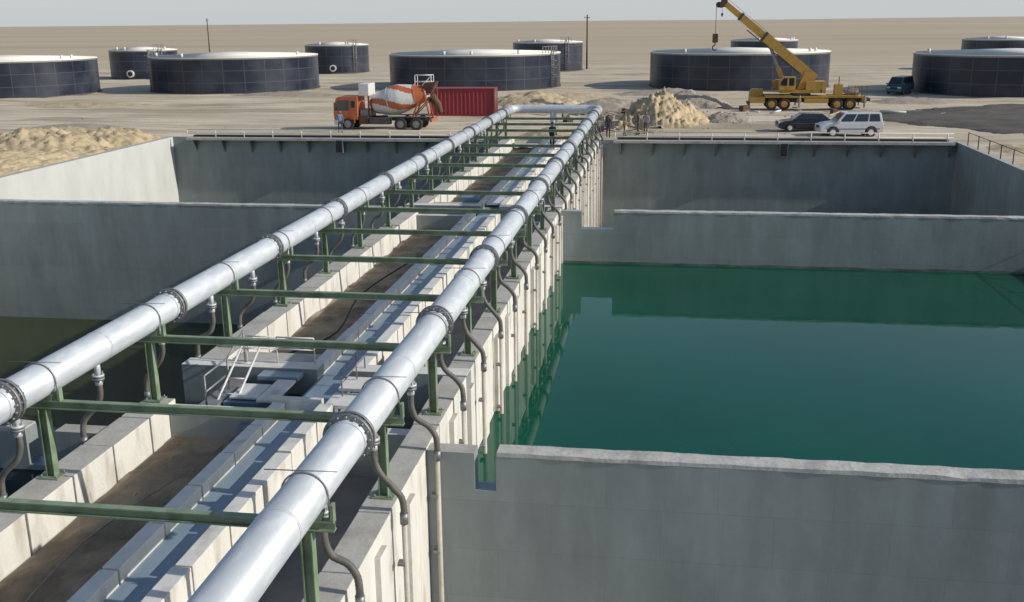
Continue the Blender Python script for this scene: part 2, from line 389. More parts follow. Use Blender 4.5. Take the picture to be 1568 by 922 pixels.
P=[(WR+.2,yy,0) for yy in range(30,64,2)]
for p in P: b.cyl(p,(p[0],p[1],.75),.03,6,'rust')
b.cyl(P[0][:2]+(.72,),P[-1][:2]+(.72,),.02,6,'rust'); b.build('safety_railing')

def sheet(name,x0,x1,y0,y1,z,k):
    b=B(); b.add([(x0,y0,z),(x1,y0,z),(x1,y1,z),(x0,y1,z)],[(0,1,2,3)],k); return b.build(name)
sheet('pool_water',XR1+.0,WR,YP1+.36,YP2,-2.15,'wgreen')
sheet('pool_water',WL,XL0,YP1+.36,YP2,-5.2,'wbrown')
sheet('pool_water',WL,XL0,YP2+.36,YB,-5.6,'wbrown')
sheet('pool_water',XR1,WR,YP2+.36,YB,-5.6,'wbrown')
sheet('pool_water',WL,XL0,Y0,YP1,-.85,'wblue')

# ---------------------------------------------------------------- pipelines
PRD=.28
def pipeline(px,name,yend,j0,dj):
    e=empty(name)
    b=B()
    joints=[j0+dj*k for k in range(-2,12)]
    b.cyl((px,-4,1.68),(px,yend,1.68),PRD,40,'galv')
    b.build('pipe',e)
    b=B()
    for j in joints:
        if j<-3 or j>yend-.3: continue
        for d in (-.055,.055): b.cyl((px,j+d-.028,1.68),(px,j+d+.028,1.68),.355,32,'flange')
        b.cyl((px,j-.2,1.68),(px,j-.19,1.68),PRD+.012,32,'galv')
        for q in range(16):
            a=q*math.pi/8; x=px+.32*math.cos(a); z=1.68+.32*math.sin(a)
            b.cyl((x,j-.12,z),(x,j+.12,z),.018,6,'steelgrey')
        w=j-dj/2
        b.cyl((px,w-.02,1.68),(px,w+.02,1.68),PRD+.006,32,'galv')
    b.build('flanges',e)
pipeline(PL,'steel_pipeline',65.2,7.7,5.45); pipeline(PR,'steel_pipeline',65.2,7.1,5.42)
b=B(); b.tube(crom([(PL,65.1,1.68),(PL+.05,65.6,1.68),(PL+.5,65.95,1.68),(PL+1.2,66,1.68)])+crom([(PR-1.2,66,1.68),(PR-.5,65.95,1.68),(PR-.05,65.6,1.68),(PR,65.1,1.68)]),PRD,24,'galv')
b.cyl((-7.1,66,1.68),(-7.1,66,.0),.2,16,'galv'); b.build('header_pipe')

def ibeam_x(b,x0,x1,y,zt,h,w,k):
    b.box(x0,x1,y-w/2,y+w/2,zt-.02,zt,k); b.box(x0,x1,y-w/2,y+w/2,zt-h,zt-h+.02,k); b.box(x0,x1,y-.012,y+.012,zt-h+.02,zt-.02,k)
bys=[3.6,7.2,10.72]+[14.1+3.53*i for i in range(15)]
for by in bys:
    if by>64.6: continue
    b=B()
    ibeam_x(b,PL-.35,PR+.36,by,1.36,.14,.11,'green')
    for px in (PL+.02,PR-.0):
        b.box(px-.075,px-.058,by-.07,by+.07,.03,1.2,'green'); b.box(px+.058,px+.075,by-.07,by+.07,.03,1.2,'green'); b.box(px-.058,px+.058,by-.01,by+.01,.03,1.2,'green')
        b.box(px-.17,px+.17,by-.15,by+.15,.012,.035,'green')
        for sx in (-.13,.13):
            for sy in (-.11,.11): b.cyl((px+sx,by+sy,.03),(px+sx,by+sy,.08),.014,6,'steelgrey')
    for px in (PL,PR):
        q=PRD+.018
        arc=[(px+q*math.cos(a),by,1.68+q*math.sin(a)) for a in [math.pi*i/14 for i in range(15)]]
        b.tube([(px+q,by,1.38)]+arc+[(px-q,by,1.38)],.012,6,'steelgrey')
        for s_ in (-1,1): b.box(px+s_*.34-.02,px+s_*.34+.02,by-.05,by+.05,1.362,1.58,'green')
        b.cyl((px-.5,by+.02,1.98),(px+.42,by+.02,2.0),.008,5,'steelgrey')
        b.prism([(px-.2,1.362),(px+.2,1.362),(px+.24,1.5),(px+.1,1.40),(px-.1,1.40),(px-.24,1.5)],by-.05,by+.05,'green')
    b.build('pipe_support_frame')

def hose(px,s,y):
    b=B()
    j=random.uniform(-.07,.07); jj=random.uniform(-.06,.06)
    b.cyl((px,y,1.45),(px,y,1.17),.055,12,'galv')
    b.cyl((px,y,1.20),(px,y,1.16),.105,16,'galv'); b.cyl((px,y,1.14),(px,y,1.10),.105,16,'steelgrey')
    for q in range(6):
        a=q*math.pi/3; b.cyl((px+.085*math.cos(a),y+.085*math.sin(a),1.06),(px+.085*math.cos(a),y+.085*math.sin(a),1.24),.012,5,'steelgrey')
    b.cyl((px,y,1.10),(px,y,1.0),.065,12,'galv')
    xo=px+s*(.43)
    pts=crom([(px,y,1.03),(px,y,.82+j),(px+s*.08,y+jj*.5,.60+j),(px+s*.28,y+jj,.42),(px+s*.40,y+jj*.5,.26),(xo,y,.08),(xo,y,-.15)],7)
    rs=[.050+(.004 if i%2 else 0) for i in range(len(pts))]
    b.tube(pts,rs,12,'hose')
    b.cyl((xo,y,-.02),(xo,y,-.2),.064,12,'flange')
    b.tube([(xo,y,-.12),(xo,y,-6.5)],.043,12,'pvc')
    for z in (-.9,-2.0): b.box(min(xo,xo-s*.12),max(xo,xo-s*.12),y-.07,y+.07,z,z+.05,'steelgrey')
    b.build('drain_hose')
y=8.6-2.36*3
while y<64:
    hose(PR,1,y+.3+random.uniform(-.06,.06)); hose(PL,-1,y+.1); y+=2.36

# ---------------------------------------------------------------- ground
GZ=-.3
xs=[-6000,-3000,-1500,-800,-400,-250,-160]+[ -120+3*i for i in range(30)]+[WL-.4]+[-30+2.5*i for i in range(19)]+[WR+.4]+[20+3*i for i in range(24)]+[110,160,250,400,800,1500,3000,6000]
ys=[-1500,-400,-100,-30,Y0-.4]+[2+6*i for i in range(10)]+[YB+.4]+[65+1.5*i for i in range(68)]+[170,180,195,215,240,280,350,500,800,1300,2200,4000,8000]
vs=[];fs=[]
for yv in ys:
    for xv in xs:
        z=GZ
        inb=(WL-.5<=xv<=WR+.5 and Y0-.5<=yv<=YB+.5)
        if not inb and -130<xv<110 and YB<yv<170:
            z+=.18*noise.noise(Vector((xv*.15,yv*.2,0)))+.10*noise.noise(Vector((xv*.5,yv*.5,5)))
        if yv>500: z+=6*noise.noise(Vector((xv*.0006,yv*.0005,1)))*min(1,(yv-500)/2000)
        vs.append((xv,yv,z))
W_=len(xs)
for j in range(len(ys)-1):
    for i in range(W_-1):
        cx=(xs[i]+xs[i+1])/2; cy=(ys[j]+ys[j+1])/2
        if WL-.4<cx<WR+.4 and Y0-.4<cy<YB+.4: continue
        a=j*W_+i; fs.append((a,a+1,a+W_+1,a+W_))
b=B(); b.add(vs,fs,'ground',True); b.build('ground')

def mound(name,cx,cy,rx,ry,h,k,seed=0,rough=.35,n=44,z0=GZ-.15,pw=1.0,smooth=True,fine=.5):
    b=B(); vs=[];fs=[]
    for j in range(n+1):
        for i in range(n+1):
            u=-1+2*i/n; v=-1+2*j/n; d=math.sqrt(u*u+v*v)
            nz=noise.fractal(Vector((u*2+seed,v*2,seed)),1.0,2.0,5)
            f=max(0,1-d*(1+.3*nz))
            f=(math.sin(f*math.pi/2))**pw if f>0 else 0
            z=h*f*(1+rough*nz)+(.12*noise.fractal(Vector((u*11,v*11,seed)),.8,2.0,3) if f>0 else 0)*h*fine*min(1,f*4)
            vs.append((cx+u*rx,cy+v*ry,z0+z if f>0 else z0-.1))
    for j in range(n):
        for i in range(n): a=j*(n+1)+i; fs.append((a,a+1,a+n+2,a+n+1))
    b.add(vs,fs,k,smooth); return b.build(name)
mound('sand_heap',-36,49,3.5,11,.95,'sand',3,fine=2,n=64)
mound('sand_heap',-38.8,59,5,4.5,1.3,'sand',5,fine=2,n=56)
mound('sand_heap',-36.0,63.0,3.5,2.6,1.05,'sand',55,fine=2)
mound('sand_heap',-41,66,4,3,.7,'sand',56,fine=2)
mound('sand_heap',-.5,77,3.3,3.3,2.3,'sand',9,fine=1.6,n=56)
mound('sand_heap',1.4,78,2.2,2.2,1.4,'sand',29,fine=1.6)
mound('rubble_heap',-4.5,88,5,3,1.1,'rock',12,smooth=False)
mound('rubble_heap',2.5,92,4,3,1.5,'rock',42,smooth=False)
mound('sand_heap',-12,94,5,4,1.3,'sand',15,fine=1.5)
mound('dark_soil_heap',34,80,18,16,.5,'asph',21,pw=.35,fine=1.4,n=60)
mound('rubble_heap',4.8,79,2.4,2.0,.8,'rock',31,smooth=False)
mound('sand_heap',20.8,63,2.5,4,.3,'sand',33)
mound('sand_heap',-7.2,69,2.8,3,.6,'sand',35)
for i,(x,y,rx,ry,h) in enumerate([(-44,72,5,2,.4),(-55,92,9,2.5,.5),(22,97,5,2,.6),(12,80,3,1.5,.4),(-40,106,8,2,.5),(-10,104,6,2,.6),(0,108,6,2.5,.7)]):
    mound('spoil_bank',x,y,rx,ry,h,'sand' if i%2 else 'rock',60+i,fine=1.5,n=30)
b=B()
for i in range(420):
    x=random.uniform(-70,50); y=random.uniform(65,115); s_=random.uniform(.04,.12) if random.random()<.95 else random.uniform(.2,.3)
    if random.random()<.45: x=random.gauss(0,5); y=random.gauss(80,6)
    if y<65: continue
    vs=[Vector((random.uniform(.6,1)*a,random.uniform(.6,1)*c,random.uniform(.5,.9)*d))*s_ for a,c,d in ((1,0,0),(-1,0,0),(0,1,0),(0,-1,0),(0,0,1),(0,0,-1))]
    vs=[(v.x+x,v.y+y,v.z+GZ+.03) for v in vs]
    b.add(vs,[(0,2,4),(2,1,4),(1,3,4),(3,0,4),(2,0,5),(1,2,5),(3,1,5),(0,3,5)],'rock')
b.build('scattered_stones')
def debris(cx,cy,n,sp):
    b=B()
    for i in range(n):
        x=random.gauss(cx,sp); y=random.gauss(cy,sp*.5); a=random.uniform(0,3.14); l=random.uniform(.6,2.2); z=GZ+.10+random.uniform(0,.15)
        p=Vector((x,y,z)); q=p+Vector((math.cos(a)*l,math.sin(a)*l,random.uniform(-.05,.2)))
        r_=random.random()
        if r_<.5: b.obox(p,q,random.uniform(.12,.35),.05,random.choice(['plank','rim','joint']))
        elif r_<.8: b.cyl(p,q,random.uniform(.04,.12),10,random.choice(['steelgrey','galv','rust','black']))
        else: b.obox(p,p+(q-p)*.4,.5,.4,random.choice(['rock','rim','rust']))
    b.build('construction_debris')
debris(-6,80,20,3); debris(-1,86,20,4); debris(6,85,12,4); debris(20,86,8,2.5); debris(-3,71,10,1.2)

# ---------------------------------------------------------------- storage tanks
def tank(x,y,r,h,manway=None,ladder=None):
    e=empty('storage_tank',(x,y,GZ-.1))
    n=96; vs=[];fs=[]
    me=bpy.data.meshes.new('shell')
    for i in range(n+1):
        a=2*math.pi*i/n; vs+=[(r*math.cos(a),r*math.sin(a),0),(r*math.cos(a),r*math.sin(a),h)]
    for i in range(n): fs.append((2*i,2*i+2,2*i+3,2*i+1))
    me.from_pydata(vs,[],fs); uv=me.uv_layers.new(name='UVMap')
    for p in me.polygons:
        p.use_smooth=True
        for li in p.loop_indices:
            vi=me.loops[li].vertex_index; uv.data[li].uv=((vi//2)*2*math.pi*r/n, vs[vi][2])
    me.materials.append(M['tank']); o=bpy.data.objects.new('shell',me); sc.collection.objects.link(o); o.parent=e
    b=B()
    b.tube([(0,0,h-.02),(0,0,h+.07)],r+.06,n,'roof')
    b.tube([(0,0,h+.071),(0,0,h+.45)],[r-.05,.4],n,'roof')
    b.tube([(0,0,h*.985-.10),(0,0,h-.021)],r+.03,n,'steelgrey',cap=False)
    b.tube([(0,0,0),(0,0,.2)],r+.12,n,'joint')
    for q in range(3):
        a=-.5*math.pi+random.uniform(-1.5,1.5); rr=r*.9
        X,Y=rr*math.cos(a),rr*math.sin(a); b.cyl((X,Y,h),(X,Y,h+.5),.16,10,'white')
    b.build('roof',e)
    b=B()
    if manway is not None:
        a=manway; d=Vector((math.cos(a),math.sin(a),0)); p=d*(r)
        b.cyl(p+Vector((0,0,.9)),p+d*.35+Vector((0,0,.9)),.5,20,'white'); b.cyl(p+d*.35+Vector((0,0,.9)),p+d*.38+Vector((0,0,.9)),.33,20,'black')
    if ladder is not None:
        a=ladder; d=Vector((math.cos(a),math.sin(a),0)); t=Vector((-d.y,d.x,0)); p=d*(r+.15)
        for s_ in (-.25,.25): b.cyl(p+t*s_,p+t*s_+Vector((0,0,h+.9)),.045,6,'steelgrey')
        for i in range(14): z=.2+i*h/14; b.cyl(p-t*.25+Vector((0,0,z)),p+t*.25+Vector((0,0,z)),.025,5,'steelgrey')
        for z in (1.6,2.4,3.2,4.2):
            b.tube([p+t*.35*math.cos(q)+d*(.45*math.sin(q))+Vector((0,0,z)) for q in [math.pi*i/8 for i in range(9)]],.03,5,'steelgrey')
        for s_ in range(-3,4):
            aa=a+s_*.06; q=Vector((math.cos(aa),math.sin(aa),0))*(r-.05); b.cyl(q+Vector((0,0,h)),q+Vector((0,0,h+.8)),.04,5,'steelgrey')
        b.tube([Vector((math.cos(a+s_*.06),math.sin(a+s_*.06),0))*(r-.05)+Vector((0,0,h+.8)) for s_ in range(-3,4)],.035,5,'steelgrey')
    if b.v: b.build('fittings',e)
H=3.95
tank(-22.4,121.5,10.1,H,None,-.35)
tank(-50.5,117.0,9.7,H,None,math.pi+.7)
tank(-74.0,108.5,9.5,H)
tank(8.3,122.5,10.1,H)
tank(35.2,112.4,9.7,H)
tank(-74.9,141.5,4.7,H+.1,-1.5,-.6)
tank(-50.9,157.2,4.9,H+.3,-1.4,-.7)
tank(-18.2,161.1,5.4,H+.4,None,-.9)
tank(14.8,164,5,H+.4)
tank(48.2,160,5.5,H+.4)

def pole(x,y,h,r=.12):
    b=B(); b.tube([(x,y,GZ-.5),(x,y,h)],[r,r*.7],8,'wood'); b.box(x-.45,x+.45,y-.05,y+.05,h-.5,h-.4,'wood')
    for s_ in (-.4,0,.4): b.cyl((x+s_,y,h-.4),(x+s_,y,h-.25),.04,6,'white')
    b.build('utility_pole')
pole(-12.4,165,8.0,.15); pole(-123.5,270,8.6,.18)

# ---------------------------------------------------------------- vehicles
VS=.85
def wheel(b,x,y,r,w,hub='steelgrey'):
    s_=1 if y>0 else -1
    b.tube([(x,y-w/2,r),(x,y-w/2+.04,r),(x,y+w/2-.04,r),(x,y+w/2,r)],[r*.9,r,r,r*.9],24,'tyre')
    o=y+s_*(w/2)
    b.cyl((x,o-s_*.02,r),(x,o+s_*.012,r),r*.56,18,hub)
    b.cyl((x,o+s_*.013,r),(x,o+s_*.06,r),r*.2,10,hub)

def mixer(loc,rz):
    e=empty('concrete_mixer_truck',loc,rz,VS)
    b=B()
    for x in (3.1,-1.5,-2.85):
        for y in (-1.05,1.05): wheel(b,x,y,.53,.32 if x>0 else .5)
    b.build('wheels',e)
    b=B()
    for y in (-.42,.42): b.box(-4.0,4.2,y-.06,y+.06,.75,1.02,'joint')
    b.box(-2.2,-2.1,-1.0,1.0,.45,.6,'joint'); b.box(3.05,3.15,-1,1,.45,.6,'joint')
    b.box(.2,1.6,-1.2,-.55,.55,1.05,'joint'); b.box(-.6,1.2,.6,1.2,.5,1.05,'joint'); b.box(1.3,2.1,.6,1.15,.5,1.2,'rust')
    b.box(-3.7,-.8,-1.25,-.75,1.10,1.15,'joint'); b.box(-3.7,-.8,.75,1.25,1.10,1.15,'joint')
    b.box(3.95,4.3,-1.2,1.2,.45,.85,'white')
    b.build('chassis',e,bevel=.02)
    b=B()
    prof=[(2.2,.9),(4.25,.9),(4.3,1.55),(4.05,2.65),(3.8,2.78),(2.2,2.78)]
    b.prism(prof,-1.2,1.2,'orange')
    b.box(4.27,4.31,-1.0,1.0,.95,1.4,'black')
    b.add([(4.305,-1.05,1.62),(4.305,1.05,1.62),(4.09,1.0,2.58),(4.09,-1.0,2.58)],[(0,1,2,3)],'glass')
    for s_ in (-1,1):
        y=s_*1.206; b.add([(2.95,y,1.65),(4.1,y,1.65),(3.92,y,2.5),(2.95,y,2.5)],[(0,1,2,3)],'glass'); b.box(2.4,2.75,min(y,y+s_*.01),max(y,y+s_*.01),1.9,2.45,'glass')
        b.box(2.86,2.88,min(y,y+s_*.008),max(y,y+s_*.008),1.0,2.6,'joint')
        b.box(4.1,4.16,s_*1.38-.1,s_*1.38+.1,1.7,2.3,'black'); b.cyl((4.1,s_*1.2,2.35),(4.13,s_*1.38,2.35),.02,6,'black')
        b.cyl((4.30,s_*.95,.62),(4.335,s_*.95,.62),.13,12,'white')
        b.prism([(2.5,.6),(2.62,1.05),(2.85,1.22),(3.35,1.22),(3.6,1.05),(3.72,.6),(3.78,.6),(3.78,1.3),(2.45,1.3),(2.45,.6)],min(s_*1.15,s_*1.24),max(s_*1.15,s_*1.24),'orange')
    b.build('cab',e,bevel=.04)
    b=B()
    b.box(1.15,2.05,-.9,.9,1.1,1.7,'steelgrey'); b.box(1.2,2.1,-1.0,1.0,2.85,3.85,'white')
    for y in (-.9,.9): b.box(1.2,1.35,y-.06,y+.06,1.0,2.9,'rust')
    b.build('water_tank',e,bevel=.05)
    b=B(); ax0=Vector((1.3,0,2.0)); ax1=Vector((-3.6,0,3.05)); ns=40
    prof=[]
    for i in range(ns+1):
        t=i/ns
        if t<.08: r_=.45+.35*(t/.08)
        elif t<.38: r_=.80+.42*((t-.08)/.30)
        elif t<.52: r_=1.22
        else: r_=1.22-.62*((t-.52)/.48)**1.15
        prof.append(r_)
    pts=[ax0.lerp(ax1,i/ns) for i in range(ns+1)]
    def mf(i,j):
        ph=(j/72-i/ns*.35+.02)%1
        if i<2 : return 'orange'
        if i>31: return 'orange'
        return 'orange' if (ph*4)%1<.36 else 'white'
    b.tube(pts,prof,72,'white',matf=mf)
    for t in (.8,.34):
        p=ax0.lerp(ax1,t); d=(ax1-ax0).normalized(); rr=prof[int(t*ns)]+.04; b.cyl(p-d*.04,p+d*.04,rr,36,'orange' if t>.5 else 'white')
    b.build('drum',e)
    b=B()
    for y in (-.6,.6):
        b.obox((-2.4,y,1.0),(-3.0,y,2.5),.14,.14,'orange'); b.obox((-3.9,y,1.0),(-3.4,y,3.4),.12,.12,'orange'); b.obox((-2.4,y,1.1),(-3.9,y,2.6),.08,.08,'rust')
    b.prism([(-3.3,3.1),(-3.5,3.9),(-4.5,3.95),(-4.0,3.0)],-.55,.55,'rust')
    b.tube([(-3.9,0,2.75),(-4.5,0,2.1),(-4.7,0,1.4)],[.42,.3,.25],12,'rust')
    b.obox((-4.3,-.7,1.2),(-4.3,-.7,3.6),.06,.06,'orange'); b.obox((-4.6,.6,1.1),(-4.2,.6,3.8),.06,.06,'rust')
    for i in range(6): b.cyl((-4.3,-.7,1.4+i*.35),(-4.3,-.3,1.4+i*.35),.02,5,'rust')
    b.box(-4.2,-4.0,-1.15,1.15,.7,.95,'orange')
    b.build('hopper_and_chute',e,bevel=.015)
mixer((-19.9,72.2,GZ),math.pi)

def container(loc,rz):
    e=empty('shipping_container',loc,rz,VS); b=B(); L_=6.06;W2=1.22;Hh=2.6
    def corr(y,sgn):
        n=60; prof=[]
        for i in range(n+1):
            x=-L_/2+.1+(L_-.2)*i/n; d=(0,.0,.045,.045)[i%4]; prof.append((x,y-sgn*d))
        vs=[(x,yy,.15) for x,yy in prof]+[(x,yy,Hh-.12) for x,yy in prof]; m=len(prof)
        b.add(vs,[(i,i+1,m+i+1,m+i) for i in range(m-1)],'red')
    corr(-W2+.02,-1); corr(W2-.02,1)
    for y in (-W2,W2):
        b.obox((-L_/2,y,.08),(L_/2,y,.08),.1,.16,'red'); b.obox((-L_/2,y,Hh-.05),(L_/2,y,Hh-.05),.1,.1,'red')
        for x in (-L_/2,L_/2): b.obox((x,y,0),(x,y,Hh),.14,.12,'red')
    for x in (-L_/2,L_/2):
        b.box(x-.03,x+.03,-W2,W2,.1,Hh-.05,'red')
        for y in (-.8,-.35,.35,.8): b.cyl((x+(.06 if x>0 else -.06),y,.15),(x+(.06 if x>0 else -.06),y,Hh-.1),.025,6,'steelgrey')
        b.obox((x,-W2,.08),(x,W2,.08),.12,.16,'red'); b.obox((x,-W2,Hh-.05),(x,W2,Hh-.05),.12,.1,'red')
    b.box(-L_/2,L_/2,-W2,W2,Hh-.04,Hh-.01,'red'); b.box(-L_/2,L_/2,-W2+.1,W2-.1,.1,.14,'joint')
    b.build('body',e)
container((-16.3,83.2,GZ+.05),R(2))

def crane(loc,rz):
    e=empty('mobile_crane',loc,rz,.81)
    b=B()
    for x in (3.9,2.6,-2.7,-4.0):
        for y in (-1.1,1.1): wheel(b,x,y,.6,.4,'yellow')
    b.build('wheels',e)
    b=B()
    b.box(-5.6,5.6,-.6,.6,.75,1.25,'joint'); b.box(-5.4,4.6,-1.3,1.3,1.25,1.42,'yellow')
    for x in (-5.35,1.15):
        b.box(x-.22,x+.22,-1.55,1.55,.75,1.15,'yellow')
        for y in (-1.65,1.65): b.cyl((x,y,.3),(x,y,1.5),.1,10,'steelgrey'); b.cyl((x,y,.0),(x,y,.08),.3,14,'steelgrey')
    b.box(-1.8,.6,-1.3,-.7,.7,1.2,'yellow'); b.box(-1.8,.6,.7,1.3,.7,1.2,'yellow')
    for x in (3.25,-3.35):
        for s_ in(-1,1): b.box(x-1.4,x+1.4,min(s_*.85,s_*1.35),max(s_*.85,s_*1.35),1.43,1.5,'yellow')
    b.box(4.6,6.1,-1.3,1.3,.7,1.3,'yellow')
    b.prism([(4.7,1.3),(6.1,1.3),(6.05,1.75),(5.8,2.05),(4.7,2.05)],-1.3,-.2,'yellow')
    b.prism([(4.85,1.5),(5.95,1.5),(5.9,1.75),(5.7,1.95),(4.85,1.95)],-1.312,-1.3,'glass'); b.box(6.07,6.09,-1.2,-.3,1.45,1.7,'glass')
    b.box(6.1,6.3,-1.3,1.3,.5,.75,'rust')
    b.box(-6.0,-5.5,-1.2,1.2,.9,1.2,'rust'); b.box(-5.0,-4.2,-1.1,-.3,1.51,2.1,'yellow'); b.box(-3.2,-2.4,.2,1.0,1.51,2.6,'yellow')
    for x in (-5.6,-5.1,-4.4,-3.7): b.cyl((x,1.2,1.43),(x,1.2,2.5),.03,6,'rust')
    b.cyl((-5.6,1.2,2.45),(-3.7,1.2,2.45),.03,6,'rust')
    b.cyl((-4.9,.2,1.75),(-3.6,.2,1.75),.28,12,'steelgrey'); b.cyl((-2.8,.9,1.5),(-2.8,.9,3.4),.05,8,'rust')
    b.build('carrier',e,bevel=.03)
    b=B(); o=1.5
    b.cyl((o-.6,0,1.42),(o-.6,0,1.72),1.05,28,'joint')
    b.box(o-2.5,o+1.6,-1.15,1.15,1.72,2.05,'yellow')
    b.box(o-2.6,o-1.0,-1.2,1.2,2.05,2.9,'yellow')
    b.box(o-3.0,o-2.6,-1.25,1.25,1.7,2.9,'yellow')
    b.box(o-3.03,o-3.0,-1.0,1.0,1.9,2.7,'joint')
    for y in (-.62,.5): b.prism([(o-2.2,2.05),(o-.1,2.05),(o-.9,3.85),(o-1.6,3.85)],y,y+.12,'yellow')
    b.cyl((o-.9,-.5,2.6),(o-.9,.5,2.6),.4,16,'rust')
    b.prism([(o+.1,2.05),(o+1.7,2.05),(o+1.75,2.8),(o+1.4,3.4),(o+.1,3.4)],.62,1.5,'yellow')
    b.prism([(o+.25,2.5),(o+1.6,2.5),(o+1.62,2.85),(o+1.32,3.27),(o+.25,3.27)],1.5,1.512,'glass'); b.box(o+.8,o+.95,1.51,1.53,2.1,3.27,'yellow')
    b.prism([(o+.1,2.05),(o+2.2,2.05),(o+2.2,2.8),(o+1.8,3.0),(o+.1,3.0)],-1.5,-.62,'yellow')
    b.box(o+2.21,o+2.23,-1.35,-.8,2.2,2.7,'black')
    b.build('superstructure',e,bevel=.03)
    b=B()
    base=Vector((.1,0,3.55)); ang=R(39); d=Vector((math.cos(ang),0,math.sin(ang))); u=Vector((-math.sin(ang),0,math.cos(ang)))
    def P(t,o=0,y=0): q=base+d*t+u*o; return (q.x,y,q.z)
    b.obox(P(-.7),P(6.2),.75,.95,'yellow'); b.obox(P(6.2),P(9.4),.60,.75,'yellow'); b.obox(P(9.4),P(11.4),.46,.58,'yellow')
    for t in (6.15,9.35): b.obox(P(t-.12),P(t+.12),.85 if t<8 else .7,1.05 if t<8 else .85,'joint')
    for i in range(5): b.obox(P(.6+i*1.15,-.47),P(.6+i*1.15,.47),.79,.06,'yellow')
    b.obox(P(11.4,-.45),P(11.9,-.1),.5,.9,'rust')
    for y in (-.18,.18):
        b.cyl(P(11.7,.1,y-.05),P(11.7,.1,y+.05),.34,18,'rust'); b.cyl(P(11.9,-.5,y-.05),P(11.9,-.5,y+.05),.3,18,'rust')
    b.tube([(2.3,0,1.9),P(4.9,-.45)],.17,12,'steelgrey'); b.tube([(2.3,0,1.9),Vector((2.3,0,1.9)).lerp(Vector(P(4.9,-.45)),.55)],.25,12,'yellow')
    b.tube([P(-.2,.55),P(11.8,.5)],.02,5,'black')
    b.obox(P(1,-.55),P(8,-.62),.12,.10,'joint')
    hp=Vector(P(12.2,-.5))
    for y in (-.12,.12): b.cyl((hp.x,y,hp.z),(hp.x,y,hp.z-3.2),.025,5,'black')
    b.box(hp.x-.28,hp.x+.28,-.16,.16,hp.z-4.0,hp.z-3.1,'rust'); b.cyl((hp.x,0,hp.z-4.0),(hp.x,0,hp.z-4.3),.06,8,'rust')
    b.tube([(hp.x+.25*math.cos(q)-.0,0,hp.z-4.52+.25*math.sin(q)) for q in [R(90-i*24) for i in range(11)]],[.07]*8+[.06,.05,.03],8,'rust')
    b.cyl((hp.x-.6,0,hp.z-.1),(hp.x-.6,0,hp.z-1.0),.02,5,'black'); b.tube([(hp.x-.6,0,hp.z-1.0),(hp.x-.6,0,hp.z-1.15),(hp.x-.6,0,hp.z-1.4)],[.06,.13,.05],10,'rust')
    b.build('boom',e,bevel=.015)
crane((12.1,90.2,GZ),math.pi)

